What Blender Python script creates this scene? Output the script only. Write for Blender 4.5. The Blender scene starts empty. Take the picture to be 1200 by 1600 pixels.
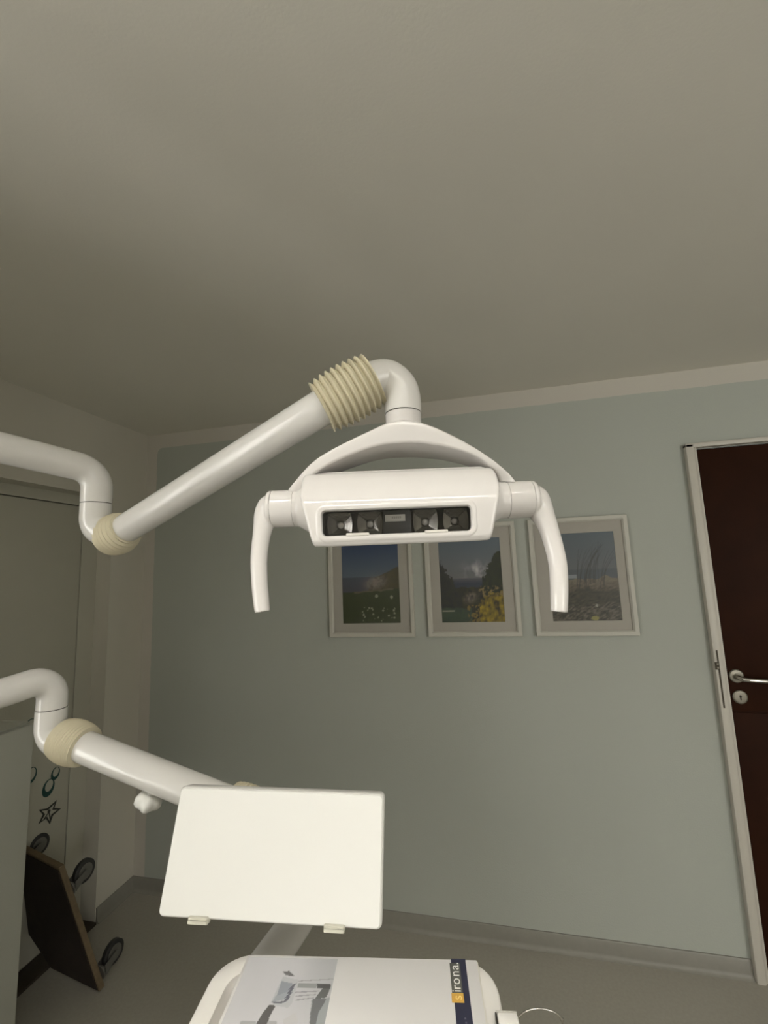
import bpy, bmesh, math, random
from mathutils import Vector, Matrix, noise

# ------------------------------------------------------------------ camera
F = 680.0                      # focal length in pixels of the 1200x1600 frame
YAW, PITCH, ROLL = 0.2206252, 0.13256501, -0.03889745
CAM = Vector((0.0, 0.0, 1.607))
_cy, _sy, _cp, _sp, _cr, _sr = (math.cos(YAW), math.sin(YAW), math.cos(PITCH), math.sin(PITCH), math.cos(ROLL), math.sin(ROLL))
_f = Vector((-_sy * _cp, _cy * _cp, _sp)); _r0 = Vector((_cy, _sy, 0)); _u0 = _r0.cross(_f)
_r = _cr * _r0 + _sr * _u0; _u = -_sr * _r0 + _cr * _u0
LX = Vector((_cy, _sy, 0)); LY = Vector((-_sy, _cy, 0))     # level frame turned with the camera

scene = bpy.context.scene
col = scene.collection
cam_data = bpy.data.cameras.new('camera'); cam = bpy.data.objects.new('camera', cam_data); col.objects.link(cam)
cam_data.sensor_fit = 'HORIZONTAL'; cam_data.sensor_width = 36.0; cam_data.lens = 36.0 * F / 1200.0
cam_data.clip_start = 0.02
cam.matrix_world = Matrix(((_r.x, _u.x, -_f.x, CAM.x), (_r.y, _u.y, -_f.y, CAM.y), (_r.z, _u.z, -_f.z, CAM.z), (0, 0, 0, 1)))
scene.camera = cam

# ------------------------------------------------------------------ light and exposure
WX0, WX1, WZ0, WZ1, WY = 1.80, 3.25, 0.55, 2.25, -1.75          # window in the wall behind the camera, to the right
VY0, VY1 = -1.55, -0.25                                          # second window in the left wall, behind the camera
world = bpy.data.worlds.new('world'); scene.world = world; world.use_nodes = True
bg = world.node_tree.nodes['Background']
bg.inputs['Color'].default_value = (1.0, 0.985, 0.935, 1); bg.inputs['Strength'].default_value = 7.6
def portal(loc, rot, sx, sy):
    pl = bpy.data.lights.new('window_portal', 'AREA'); pl.shape = 'RECTANGLE'; pl.size = sx; pl.size_y = sy; pl.cycles.is_portal = True
    o = bpy.data.objects.new('window_portal', pl); col.objects.link(o); o.location = loc; o.rotation_euler = rot
portal(((WX0 + WX1) / 2, WY - 0.16, (WZ0 + WZ1) / 2), (math.radians(90), 0, 0), WX1 - WX0, WZ1 - WZ0)
portal((-1.91 - 0.16, (VY0 + VY1) / 2, (WZ0 + WZ1) / 2), (math.radians(90), 0, math.radians(-90)), VY1 - VY0, WZ1 - WZ0)
scene.view_settings.view_transform = 'Standard'; scene.view_settings.look = 'None'
scene.view_settings.exposure = 0.23; scene.view_settings.gamma = 1.0; scene.view_settings.use_curve_mapping = False
scene.cycles.max_bounces = 10; scene.cycles.diffuse_bounces = 6

# ------------------------------------------------------------------ pixel helpers
def ray(x, y): return _r * ((x - 600) / F) - _u * ((y - 800) / F) + _f
def on_x(x, y, X): d = ray(x, y); return CAM + d * ((X - CAM.x) / d.x)
def on_y(x, y, Y): d = ray(x, y); return CAM + d * ((Y - CAM.y) / d.y)
def on_z(x, y, Z): d = ray(x, y); return CAM + d * ((Z - CAM.z) / d.z)
def at(x, y, dep): return CAM + ray(x, y) * dep
def lev(P): v = P - CAM; return Vector((v.dot(LX), v.dot(LY), v.z))
def unl(v): return CAM + LX * v[0] + LY * v[1] + Vector((0, 0, v[2]))
def la(x, y, dep): return lev(at(x, y, dep))
def ly_(x, y, Y): d = ray(x, y); return lev(CAM + d * (Y / d.dot(LY)))
def on_plane(x, y, p, n): d = ray(x, y); return CAM + d * ((p - CAM).dot(n) / d.dot(n))

# ------------------------------------------------------------------ materials
MATS = {}
def mat(name, color, rough=0.5, metal=0.0, spec=0.5, coat=0.0, var=0.0, vscale=20.0, bump=0.0, bscale=200.0, trans=0.0, sss=0.0):
    m = bpy.data.materials.new(name); m.use_nodes = True; nt = m.node_tree; b = nt.nodes['Principled BSDF']
    b.inputs['Base Color'].default_value = (*color, 1); b.inputs['Roughness'].default_value = rough
    b.inputs['Metallic'].default_value = metal; b.inputs['Specular IOR Level'].default_value = spec
    b.inputs['Coat Weight'].default_value = coat; b.inputs['Coat Roughness'].default_value = 0.08
    b.inputs['Transmission Weight'].default_value = trans
    tc = nt.nodes.new('ShaderNodeTexCoord')
    if var > 0:
        n = nt.nodes.new('ShaderNodeTexNoise'); n.inputs['Scale'].default_value = vscale; n.inputs['Detail'].default_value = 5
        nt.links.new(tc.outputs['Object'], n.inputs['Vector'])
        mx = nt.nodes.new('ShaderNodeMix'); mx.data_type = 'RGBA'
        mx.inputs['A'].default_value = (*[c * (1 - var) for c in color], 1); mx.inputs['B'].default_value = (*[min(1, c * (1 + var)) for c in color], 1)
        nt.links.new(n.outputs['Fac'], mx.inputs['Factor']); nt.links.new(mx.outputs['Result'], b.inputs['Base Color'])
    if bump > 0:
        n = nt.nodes.new('ShaderNodeTexNoise'); n.inputs['Scale'].default_value = bscale; n.inputs['Detail'].default_value = 4
        nt.links.new(tc.outputs['Object'], n.inputs['Vector'])
        bp = nt.nodes.new('ShaderNodeBump'); bp.inputs['Strength'].default_value = bump; bp.inputs['Distance'].default_value = 0.002
        nt.links.new(n.outputs['Fac'], bp.inputs['Height']); nt.links.new(bp.outputs['Normal'], b.inputs['Normal'])
    MATS[name] = m
    return m
def attr_mat(name, rough):
    m = bpy.data.materials.new(name); m.use_nodes = True; nt = m.node_tree; b = nt.nodes['Principled BSDF']
    a = nt.nodes.new('ShaderNodeAttribute'); a.attribute_name = 'print'
    nt.links.new(a.outputs['Color'], b.inputs['Base Color']); b.inputs['Roughness'].default_value = rough
    MATS[name] = m
def pane_mat(name, gloss_rough=0.02, ior=1.45):
    m = bpy.data.materials.new(name); m.use_nodes = True; nt = m.node_tree; nt.nodes.clear()
    o = nt.nodes.new('ShaderNodeOutputMaterial'); t = nt.nodes.new('ShaderNodeBsdfTransparent'); g = nt.nodes.new('ShaderNodeBsdfGlossy')
    g.inputs['Roughness'].default_value = gloss_rough; fr = nt.nodes.new('ShaderNodeFresnel'); fr.inputs['IOR'].default_value = ior
    mx = nt.nodes.new('ShaderNodeMixShader'); nt.links.new(fr.outputs[0], mx.inputs[0]); nt.links.new(t.outputs[0], mx.inputs[1]); nt.links.new(g.outputs[0], mx.inputs[2])
    nt.links.new(mx.outputs[0], o.inputs['Surface']); MATS[name] = m

mat('ceiling_paint', (0.64, 0.62, 0.555), 0.9, var=0.03, vscale=3, bump=0.12, bscale=160)
mat('white_wall', (0.50, 0.48, 0.415), 0.85, var=0.03, vscale=3, bump=0.12, bscale=160)
mat('floor_vinyl', (0.33, 0.312, 0.268), 0.55, var=0.12, vscale=90, bump=0.05, bscale=300)
mat('vinyl_skirting', (0.215, 0.206, 0.178), 0.45, var=0.08, vscale=40)
mat('door_wood', (0.021, 0.0065, 0.0025), 0.6, var=0.35, vscale=9, spec=0.08)
mat('white_lacquer', (0.50, 0.475, 0.42), 0.45, var=0.03, vscale=8)
mat('door_white', (0.42, 0.41, 0.345), 0.5, var=0.03, vscale=5)
mat('cabinet_white', (0.33, 0.335, 0.29), 0.5, var=0.03, vscale=5)
mat('plastic_white', (0.585, 0.565, 0.545), 0.04, spec=0.5, var=0.012, vscale=15)
mat('tube_white', (0.60, 0.588, 0.562), 0.2, spec=0.5, var=0.015, vscale=15)
mat('viewer_white', (0.67, 0.667, 0.637), 0.45, var=0.01, vscale=10)
mat('tray_white', (0.88, 0.855, 0.82), 0.3, var=0.012, vscale=12)
mat('clip_clear', (0.70, 0.68, 0.58), 0.25, trans=0.25)
mat('rubber_cream', (0.52, 0.475, 0.345), 0.6, var=0.08, vscale=40)
mat('seam_dark', (0.035, 0.03, 0.025), 0.7, var=0.1)
mat('lens_dark', (0.022, 0.021, 0.02), 0.5, var=0.1)
mat('reflector_grey', (0.34, 0.33, 0.315), 0.22, metal=1.0, var=0.35, vscale=160)
mat('label_grey', (0.50, 0.48, 0.44), 0.5, var=0.05)
mat('label_print', (0.27, 0.25, 0.22), 0.6, var=0.1)
mat('steel', (0.60, 0.58, 0.54), 0.22, metal=1.0, var=0.05)
mat('steel_dull', (0.22, 0.205, 0.165), 0.42, metal=0.75, var=0.08)
mat('frame_white', (0.46, 0.45, 0.395), 0.5, var=0.03, vscale=12)
mat('mat_board', (0.375, 0.355, 0.31), 0.85, var=0.03, vscale=30)
mat('paper_white', (0.76, 0.745, 0.74), 0.35, var=0.01)
mat('paper_edge', (0.78, 0.76, 0.70), 0.6, var=0.04, vscale=200)
mat('strip_navy', (0.028, 0.03, 0.055), 0.3, var=0.05)
mat('logo_grey', (0.10, 0.10, 0.088), 0.35, var=0.05)
mat('logo_orange', (0.62, 0.36, 0.075), 0.35, var=0.05)
mat('logo_letter', (0.82, 0.82, 0.78), 0.4, var=0.01)
mat('logo_letter_s', (0.86, 0.66, 0.24), 0.4, var=0.01)
mat('logo_dots', (0.13, 0.13, 0.16), 0.4, var=0.02)
mat('carpet_brown', (0.020, 0.012, 0.0075), 0.95, var=0.5, vscale=30, bump=0.6, bscale=250)
mat('board_wood', (0.12, 0.085, 0.045), 0.7, var=0.35, vscale=60)
mat('tyre_black', (0.018, 0.018, 0.018), 0.5, var=0.2)
mat('caster_steel', (0.16, 0.155, 0.14), 0.4, metal=0.5, var=0.15, vscale=50)
mat('threshold_dark', (0.035, 0.025, 0.016), 0.7, var=0.3, vscale=30)
mat('sticker_teal', (0.006, 0.05, 0.045), 0.5, var=0.1)
mat('sticker_black', (0.02, 0.022, 0.018), 0.5, var=0.1)
mat('gap_dark', (0.06, 0.05, 0.035), 0.8, var=0.1)
mat('blind_fabric', (0.75, 0.73, 0.66), 0.8, var=0.03)
attr_mat('photo_print', 0.45)
attr_mat('brochure_print', 0.35)
pane_mat('picture_glass', 0.02, 1.2); pane_mat('lens_glass', 0.05)

def wall_paint():      # the pale green field keeps a white painted margin along the ceiling and the corner
    m = bpy.data.materials.new('green_wall_paint'); m.use_nodes = True; nt = m.node_tree; b = nt.nodes['Principled BSDF']
    b.inputs['Roughness'].default_value = 0.8
    tc = nt.nodes.new('ShaderNodeTexCoord'); sp = nt.nodes.new('ShaderNodeSeparateXYZ'); nt.links.new(tc.outputs['Object'], sp.inputs[0])
    nz = nt.nodes.new('ShaderNodeTexNoise'); nz.inputs['Scale'].default_value = 25; nt.links.new(tc.outputs['Object'], nz.inputs['Vector'])
    def mth(op, a, bv, c=None):
        n = nt.nodes.new('ShaderNodeMath'); n.operation = op
        for i, v in enumerate((a, bv, c)):
            if v is None: continue
            if isinstance(v, (int, float)): n.inputs[i].default_value = v
            else: nt.links.new(v, n.inputs[i])
        return n.outputs[0]
    wob = mth('MULTIPLY', mth('SUBTRACT', nz.outputs['Fac'], 0.5), 0.008)
    # signed distance to a rounded corner at (GX, GZ)
    GX, GZ, R = -1.842, 2.372, 0.035
    dx = mth('MAXIMUM', mth('SUBTRACT', GX + R, sp.outputs['X']), 0.0)
    dz = mth('MAXIMUM', mth('SUBTRACT', sp.outputs['Z'], GZ - R), 0.0)
    d = mth('SQRT', mth('ADD', mth('MULTIPLY', dx, dx), mth('MULTIPLY', dz, dz)), 0)
    inside = mth('LESS_THAN', mth('ADD', d, wob), R)
    mx = nt.nodes.new('ShaderNodeMix'); mx.data_type = 'RGBA'
    mx.inputs['A'].default_value = (0.50, 0.475, 0.42, 1); mx.inputs['B'].default_value = (0.375, 0.393, 0.352, 1)
    nt.links.new(inside, mx.inputs['Factor']); nt.links.new(mx.outputs['Result'], b.inputs['Base Color'])
    n2 = nt.nodes.new('ShaderNodeTexNoise'); n2.inputs['Scale'].default_value = 160; nt.links.new(tc.outputs['Object'], n2.inputs['Vector'])
    bp = nt.nodes.new('ShaderNodeBump'); bp.inputs['Strength'].default_value = 0.25; bp.inputs['Distance'].default_value = 0.002
    nt.links.new(n2.outputs['Fac'], bp.inputs['Height']); nt.links.new(bp.outputs['Normal'], b.inputs['Normal'])
    MATS['green_wall_paint'] = m
wall_paint()

# ------------------------------------------------------------------ mesh helpers
def link(name, me, m=None, parent=None, smooth=None):
    o = bpy.data.objects.new(name, me); col.objects.link(o)
    if m: me.materials.clear(); me.materials.append(MATS[m])
    if parent: o.parent = parent
    if smooth is not None:
        for p in me.polygons: p.use_smooth = True
        me.set_sharp_from_angle(angle=math.radians(smooth))
    return o
def from_bm(name, bm, m, parent=None, smooth=None, off=None):
    if off is not None: bmesh.ops.translate(bm, verts=bm.verts, vec=-Vector(off))
    bmesh.ops.recalc_face_normals(bm, faces=bm.faces)
    me = bpy.data.meshes.new(name); bm.to_mesh(me); bm.free()
    return link(name, me, m, parent, smooth)
def add_box(bm, lo, hi, bevel=0.0, seg=2):
    vs = [bm.verts.new((x, y, z)) for x in (lo[0], hi[0]) for y in (lo[1], hi[1]) for z in (lo[2], hi[2])]
    fs = [bm.faces.new([vs[i] for i in q]) for q in ((0, 1, 3, 2), (4, 6, 7, 5), (0, 4, 5, 1), (2, 3, 7, 6), (0, 2, 6, 4), (1, 5, 7, 3))]
    if bevel > 0:
        es = list({e for f in fs for e in f.edges})
        bmesh.ops.bevel(bm, geom=es, offset=bevel, segments=seg, affect='EDGES', profile=0.5)
def box(name, lo, hi, m, parent=None, bevel=0.0, off=None, seg=2):
    bm = bmesh.new(); add_box(bm, lo, hi, bevel, seg)
    return from_bm(name, bm, m, parent, 35 if bevel else None, off)
def catmull(pts, n=8):
    pts = [Vector(p) for p in pts]; P = [pts[0] * 2 - pts[1]] + pts + [pts[-1] * 2 - pts[-2]]; out = []
    for i in range(1, len(P) - 2):
        a, b, c, d = P[i - 1], P[i], P[i + 1], P[i + 2]
        for k in range(n):
            t = k / n
            out.append(0.5 * (2 * b + (c - a) * t + (2 * a - 5 * b + 4 * c - d) * t * t + (3 * b - a - 3 * c + d) * t ** 3))
    out.append(P[-2].copy()); return out
def fillet(pts, rad, n=12):
    pts = [Vector(p) for p in pts]; out = [pts[0]]
    for i in range(1, len(pts) - 1):
        a, b, c = pts[i - 1], pts[i], pts[i + 1]
        u = (a - b).normalized(); v = (c - b).normalized(); r = rad if isinstance(rad, (int, float)) else rad[i - 1]
        ang = math.acos(max(-1, min(1, u.dot(v)))); t = r / math.tan(ang / 2)
        cen = b + (u + v).normalized() * (r / math.sin(ang / 2))
        p0 = b + u * t - cen; p1 = b + v * t - cen; tot = math.acos(max(-1, min(1, p0.dot(p1) / (r * r))))
        for k in range(n + 1):
            s = k / n
            out.append(cen + (p0 * math.sin((1 - s) * tot) + p1 * math.sin(s * tot)) / math.sin(tot))
    out.append(pts[-1]); return out
def add_tube(bm, pts, rad, seg=28, caps=True, squash=None):
    pts = [Vector(p) for p in pts]; n = len(pts)
    rads = [rad] * n if isinstance(rad, (int, float)) else list(rad)
    tang = [(pts[min(i + 1, n - 1)] - pts[max(i - 1, 0)]).normalized() for i in range(n)]
    ref = Vector((0, 0, 1)) if abs(tang[0].z) < 0.9 else Vector((0, 1, 0))
    nx = tang[0].cross(ref).normalized(); rings = []
    for i in range(n):
        nx = (nx - tang[i] * nx.dot(tang[i])).normalized(); ny = tang[i].cross(nx)
        q = squash or (1, 1)
        rings.append([bm.verts.new(pts[i] + (nx * math.cos(2 * math.pi * k / seg) * q[0] + ny * math.sin(2 * math.pi * k / seg) * q[1]) * rads[i]) for k in range(seg)])
    for a, b in zip(rings, rings[1:]):
        for k in range(seg): bm.faces.new((a[k], a[(k + 1) % seg], b[(k + 1) % seg], b[k]))
    if caps: bm.faces.new(list(reversed(rings[0]))); bm.faces.new(rings[-1])
def tube(name, pts, rad, m, parent=None, off=None, seg=28, smooth=40, **k):
    bm = bmesh.new(); add_tube(bm, pts, rad, seg, **k); return from_bm(name, bm, m, parent, smooth, off)
def add_lathe(bm, prof, origin, axis, seg=32, ref=None, cap_end=True):
    """prof: list of (distance along axis, radius)"""
    axis = Vector(axis).normalized(); origin = Vector(origin)
    ref = Vector(ref) if ref else (Vector((0, 0, 1)) if abs(axis.z) < 0.9 else Vector((0, 1, 0)))
    nx = axis.cross(ref).normalized(); ny = axis.cross(nx); rings = []
    for d, r in prof:
        rings.append([bm.verts.new(origin + axis * d + (nx * math.cos(2 * math.pi * k / seg) + ny * math.sin(2 * math.pi * k / seg)) * r) for k in range(seg)])
    for a, b in zip(rings, rings[1:]):
        for k in range(seg): bm.faces.new((a[k], a[(k + 1) % seg], b[(k + 1) % seg], b[k]))
    bm.faces.new(list(reversed(rings[0])))
    if cap_end: bm.faces.new(rings[-1])
def lathe(name, prof, origin, axis, m, parent=None, off=None, seg=32, smooth=40):
    bm = bmesh.new(); add_lathe(bm, prof, origin, axis, seg); return from_bm(name, bm, m, parent, smooth, off)
def rrect(w, h, r, n=6):
    out = []
    for cx, cy, a0 in ((w / 2 - r, h / 2 - r, 0), (-w / 2 + r, h / 2 - r, 90), (-w / 2 + r, -h / 2 + r, 180), (w / 2 - r, -h / 2 + r, 270)):
        for k in range(n + 1):
            a = math.radians(a0 + 90 * k / n); out.append((cx + r * math.cos(a), cy + r * math.sin(a)))
    return out
def loops(bm, rings, cap0=True, cap1=True):
    R = [[bm.verts.new(p) for p in ring] for ring in rings]
    for a, b in zip(R, R[1:]):
        n = len(a)
        for k in range(n): bm.faces.new((a[k], a[(k + 1) % n], b[(k + 1) % n], b[k]))
    if cap0: bm.faces.new(list(reversed(R[0])))
    if cap1: bm.faces.new(R[-1])
def remeshed(bm, voxel, smooth_it, cutter=None):
    """blend overlapping solids into one skin; optionally cut a pocket"""
    bmesh.ops.recalc_face_normals(bm, faces=bm.faces)
    me = bpy.data.meshes.new('tmp'); bm.to_mesh(me); bm.free()
    o = bpy.data.objects.new('tmp', me); col.objects.link(o)
    md = o.modifiers.new('r', 'REMESH'); md.mode = 'VOXEL'; md.voxel_size = voxel
    if smooth_it: ms = o.modifiers.new('s', 'SMOOTH'); ms.factor = 0.5; ms.iterations = smooth_it
    cut_o = None
    if cutter is not None:
        bmesh.ops.recalc_face_normals(cutter, faces=cutter.faces)
        cme = bpy.data.meshes.new('cut'); cutter.to_mesh(cme); cutter.free()
        cut_o = bpy.data.objects.new('cut', cme); col.objects.link(cut_o)
        mb = o.modifiers.new('b', 'BOOLEAN'); mb.operation = 'DIFFERENCE'; mb.object = cut_o; mb.solver = 'EXACT'
    dg = bpy.context.evaluated_depsgraph_get(); out = bpy.data.meshes.new_from_object(o.evaluated_get(dg))
    bpy.data.objects.remove(o)
    if cut_o: bpy.data.objects.remove(cut_o)
    return out
def shift(me, off): me.transform(Matrix.Translation(-Vector(off)))
def tag(o, label=None, cat=None, group=None, kind=None):
    if label: o['label'] = label
    if cat: o['category'] = cat
    if group: o['group'] = group
    if kind: o['kind'] = kind
    return o
def thing(name, loc, label, cat, rz=0.0, group=None):
    o = bpy.data.objects.new(name, None); col.objects.link(o); o.location = loc; o.rotation_euler = (0, 0, rz)
    o.empty_display_size = 0.05
    return tag(o, label, cat, group)
def lthing(name, o_lev, label, cat): return thing(name, unl(o_lev), label, cat, YAW)

# ------------------------------------------------------------------ the room
XL, XR, YB, YF, ZC = -1.91, 3.40, 2.15, -1.75, 2.456
REC = -2.00                                   # plane of the white door in its recess
DY0, DY1, DZ = 0.90, 1.92, 2.045               # recess opening in the left wall
BX0, BX1, BZ = 0.944, 1.790, 2.087             # brown door in the back wall
def struct(o, label=None): o['kind'] = 'structure'; 
def sbox(name, boxes, m, bevel=0.0):
    bm = bmesh.new()
    for lo, hi in boxes: add_box(bm, lo, hi, bevel)
    o = from_bm(name, bm, m, None, 35 if bevel else None); struct(o); return o
def slabel(o, label, cat): tag(o, label, cat); return o
slabel(sbox('floor', [((XL - 0.3, YF - 0.2, -0.1), (XR + 0.2, YB + 0.2, 0.0))], 'floor_vinyl'), 'grey speckled vinyl floor of the treatment room', 'floor')
slabel(sbox('ceiling', [((XL - 0.3, YF - 0.2, ZC), (XR + 0.2, YB + 0.2, ZC + 0.1))], 'ceiling_paint'), 'plain off-white ceiling filling the upper half of the picture', 'ceiling')
slabel(sbox('wall_back', [((XL - 0.3, YB, 0), (BX0, YB + 0.15, ZC)), ((BX1, YB, 0), (XR + 0.2, YB + 0.15, ZC)), ((BX0, YB, BZ), (BX1, YB + 0.15, ZC))], 'green_wall_paint'),
       'pale grey-green wall with white painted border behind the pictures', 'wall')
slabel(sbox('wall_left', [((XL - 0.15, DY1, 0), (XL, YB, ZC)), ((XL - 0.15, VY1, 0), (XL, DY0, ZC)), ((XL - 0.15, YF - 0.15, 0), (XL, VY0, ZC)), ((XL - 0.15, VY0, 0), (XL, VY1, WZ0)), ((XL - 0.15, VY0, WZ1), (XL, VY1, ZC)), ((XL - 0.15, DY0, DZ), (XL, DY1, ZC))], 'white_wall'),
       'off-white side wall around the recessed white door', 'wall')
slabel(sbox('wall_right', [((XR, YF - 0.15, 0), (XR + 0.15, YB, ZC))], 'white_wall'), 'off-white wall right of the brown door, outside the picture', 'wall')
slabel(sbox('wall_front', [((XL, YF - 0.15, 0), (WX0, YF, ZC)), ((WX1, YF - 0.15, 0), (XR, YF, ZC)), ((WX0, YF - 0.15, 0), (WX1, YF, WZ0)), ((WX0, YF - 0.15, WZ1), (WX1, YF, ZC))], 'white_wall'),
       'off-white wall with the window, behind the viewpoint', 'wall')
# windows behind the viewpoint
def window(name, width, nm, loc, rz, label):      # local x along the wall, local y into the room
    w = thing(name, loc, label, 'window', rz); w['kind'] = 'structure'; h = WZ1 - WZ0; x0, x1 = -width / 2, width / 2
    box('window_rail', (x0, -0.11, 0), (x1, -0.05, 0.06), 'white_lacquer', w, 0.004); box('window_rail', (x0, -0.11, h - 0.06), (x1, -0.05, h), 'white_lacquer', w, 0.004)
    for i in range(nm + 1):
        cx = x0 + 0.03 + (width - 0.06) * i / nm; box('window_post', (cx - 0.03, -0.11, 0.06), (cx + 0.03, -0.05, h - 0.06), 'white_lacquer', w, 0.004)
    for i in range(nm): box('pane', (x0 + 0.06 + (width - 0.06) * i / nm, -0.082, 0.06), (x0 + (width - 0.06) * (i + 1) / nm, -0.078, h - 0.06), 'picture_glass', w)
    box('window_sill', (x0 - 0.04, -0.04, -0.03), (x1 + 0.04, 0.12, 0.0), 'white_lacquer', w, 0.006)
window('window_1', WX1 - WX0, 2, ((WX0 + WX1) / 2, WY, WZ0), 0, 'wide white window behind the viewpoint on the right')
window('window_2', VY1 - VY0, 2, (XL, (VY0 + VY1) / 2, WZ0), math.radians(-90), 'white window in the side wall behind the viewpoint')

# skirting of vinyl turned up the wall, with a rounded foot
def skirting(name, path, nrm, z1, label):
    bm = bmesh.new(); a, b = Vector(path[0]), Vector(path[1]); n = Vector(nrm)
    prof = [(0.0, 0.0), (0.022, 0.0), (0.016, 0.004), (0.011, 0.010), (0.009, 0.018), (0.008, z1 - 0.004), (0.005, z1), (0.0, z1)]
    loops(bm, [[a + n * d + Vector((0, 0, z)) for d, z in prof], [b + n * d + Vector((0, 0, z)) for d, z in prof]])
    o = from_bm(name, bm, 'vinyl_skirting', None, 50); o['kind'] = 'structure'; tag(o, label, 'baseboard')
skirting('baseboard_back', ((XL, YB, 0.0), (0.9, YB, 0.0)), (0, -1, 0), 0.066, 'low grey vinyl skirting along the foot of the green wall')
skirting('baseboard_left', ((XL, DY1 + 0.004, 0.0), (XL, YB, 0.0)), (1, 0, 0), 0.066, 'short grey vinyl skirting between white door recess and corner')

# brown door
d1 = thing('door_1', (BX0, YB, 0), 'dark brown wooden door with metal lever handle at the right edge', 'door'); d1['kind'] = 'structure'; dl = Vector(d1.location)
YL = YB - 0.004                                # front of the leaf
bm = bmesh.new()
add_box(bm, (BX0 + 0.004, YL, 0.008), (BX1 - 0.004, YB + 0.04, BZ - 0.004), 0.003)
leaf = from_bm('door_leaf', bm, 'door_wood', d1, 35, dl)
box('door_panel', (BX0 + 0.004, YL - 0.005, 0.012), (BX1 - 0.006, YL + 0.001, 0.975), 'door_wood', d1, 0.002, dl)
box('door_panel', (BX0 + 0.004, YL - 0.005, 0.983), (BX1 - 0.006, YL + 0.001, BZ - 0.006), 'door_wood', d1, 0.002, dl)
YP = YL - 0.005
hp = on_y(1150, 1056, YP); kp = on_y(1156, 1089, YP)
hd = lathe('handle_rose', [(0, 0.027), (0.005, 0.027), (0.008, 0.024), (0.009, 0.012), (0.010, 0.011)], (hp.x, YP, hp.z), (0, -1, 0), 'steel_dull', d1, dl)
lev_pts = catmull([(hp.x, YP - 0.006, hp.z), (hp.x, YP - 0.035, hp.z - 0.002), (hp.x + 0.012, YP - 0.050, hp.z - 0.004), (hp.x + 0.05, YP - 0.053, hp.z - 0.006), (hp.x + 0.125, YP - 0.050, hp.z - 0.010)], 8)
tube('door_lever', [p - dl for p in lev_pts], [0.0095] * 8 + [0.009] * (len(lev_pts) - 9) + [0.0075], 'steel', d1, None, 20)
ro = lathe('key_rose', [(0, 0.027), (0.004, 0.027), (0.006, 0.025), (0.0065, 0.02)], (kp.x, YP, kp.z), (0, -1, 0), 'steel_dull', d1, dl)
bm = bmesh.new(); add_lathe(bm, [(0, 0.0045), (0.0012, 0.0045)], (kp.x, YP - 0.006, kp.z + 0.004), (0, -1, 0), 16)
add_box(bm, (kp.x - 0.0022, YP - 0.0072, kp.z - 0.011), (kp.x + 0.0022, YP - 0.006, kp.z + 0.003)); from_bm('keyhole', bm, 'seam_dark', ro, None, dl)
# casing of the brown door
tr = thing('trim_1', (0.92, YB, 0), 'narrow off-white casing around the brown door', 'door casing'); tr['kind'] = 'structure'; tl = Vector(tr.location)
PR = YB - 0.030
bm = bmesh.new(); add_box(bm, (0.899, PR, 0.0), (0.930, YB, 2.106), 0.004); add_box(bm, (0.929, PR + 0.010, 0.0), (BX0, YB + 0.05, BZ + 0.004), 0.002); from_bm('jamb', bm, 'white_lacquer', tr, 35, tl)
bm = bmesh.new(); add_box(bm, (0.899, PR, 2.089), (BX1 + 0.045, YB, 2.109), 0.004); from_bm('head', bm, 'white_lacquer', tr, 35, tl)
bm = bmesh.new(); add_box(bm, (BX1, PR, 0.0), (BX1 + 0.045, YB, 2.092), 0.004); from_bm('jamb', bm, 'white_lacquer', tr, 35, tl)
s0, s1 = on_y(1114, 1016, PR), on_y(1127, 1106, PR)
box('strike_slot', (s0.x + 0.010, PR - 0.0012, s1.z), (s0.x + 0.016, PR + 0.001, s0.z), 'gap_dark', tr, 0, tl)
sm = on_y(1117, 1040, PR); box('strike_box', (sm.x + 0.000, PR - 0.0025, sm.z - 0.016), (sm.x + 0.016, PR + 0.001, sm.z + 0.014), 'gap_dark', tr, 0.001, tl)
for dz in (-0.008, 0.006): box('strike_bolt', (sm.x + 0.006, PR - 0.005, sm.z + dz - 0.004), (sm.x + 0.013, PR - 0.002, sm.z + dz + 0.004), 'steel_dull', tr, 0.001, tl)

# white door in the recess of the left wall
d2 = thing('door_2', (REC, (DY0 + DY1) / 2, 0), 'off-white recessed door with bubble and starfish stickers', 'door'); d2['kind'] = 'structure'; d2l = Vector(d2.location)
FY = 1.826                                     # seam between leaf and frame
box('door_leaf', (REC - 0.04, DY0 + 0.09, 0.012), (REC, FY - 0.002, DZ - 0.055), 'door_white', d2, 0.002, d2l)
bm = bmesh.new(); add_box(bm, (REC - 0.05, FY + 0.002, 0), (REC + 0.002, DY1, DZ)); add_box(bm, (REC - 0.05, DY0, 0), (REC + 0.002, DY0 + 0.086, DZ)); add_box(bm, (REC - 0.05, DY0 + 0.086, DZ - 0.05), (REC + 0.002, FY + 0.002, DZ))
from_bm('door_frame', bm, 'door_white', d2, None, d2l)
box('door_backing', (REC - 0.06, DY0, 0), (REC - 0.051, DY1, DZ), 'seam_dark', d2, 0, d2l)
box('threshold', (REC + 0.002, DY0 + 0.002, 0.0), (XL + 0.012, DY1 - 0.002, 0.012), 'threshold_dark', d2, 0.002, d2l)
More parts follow.
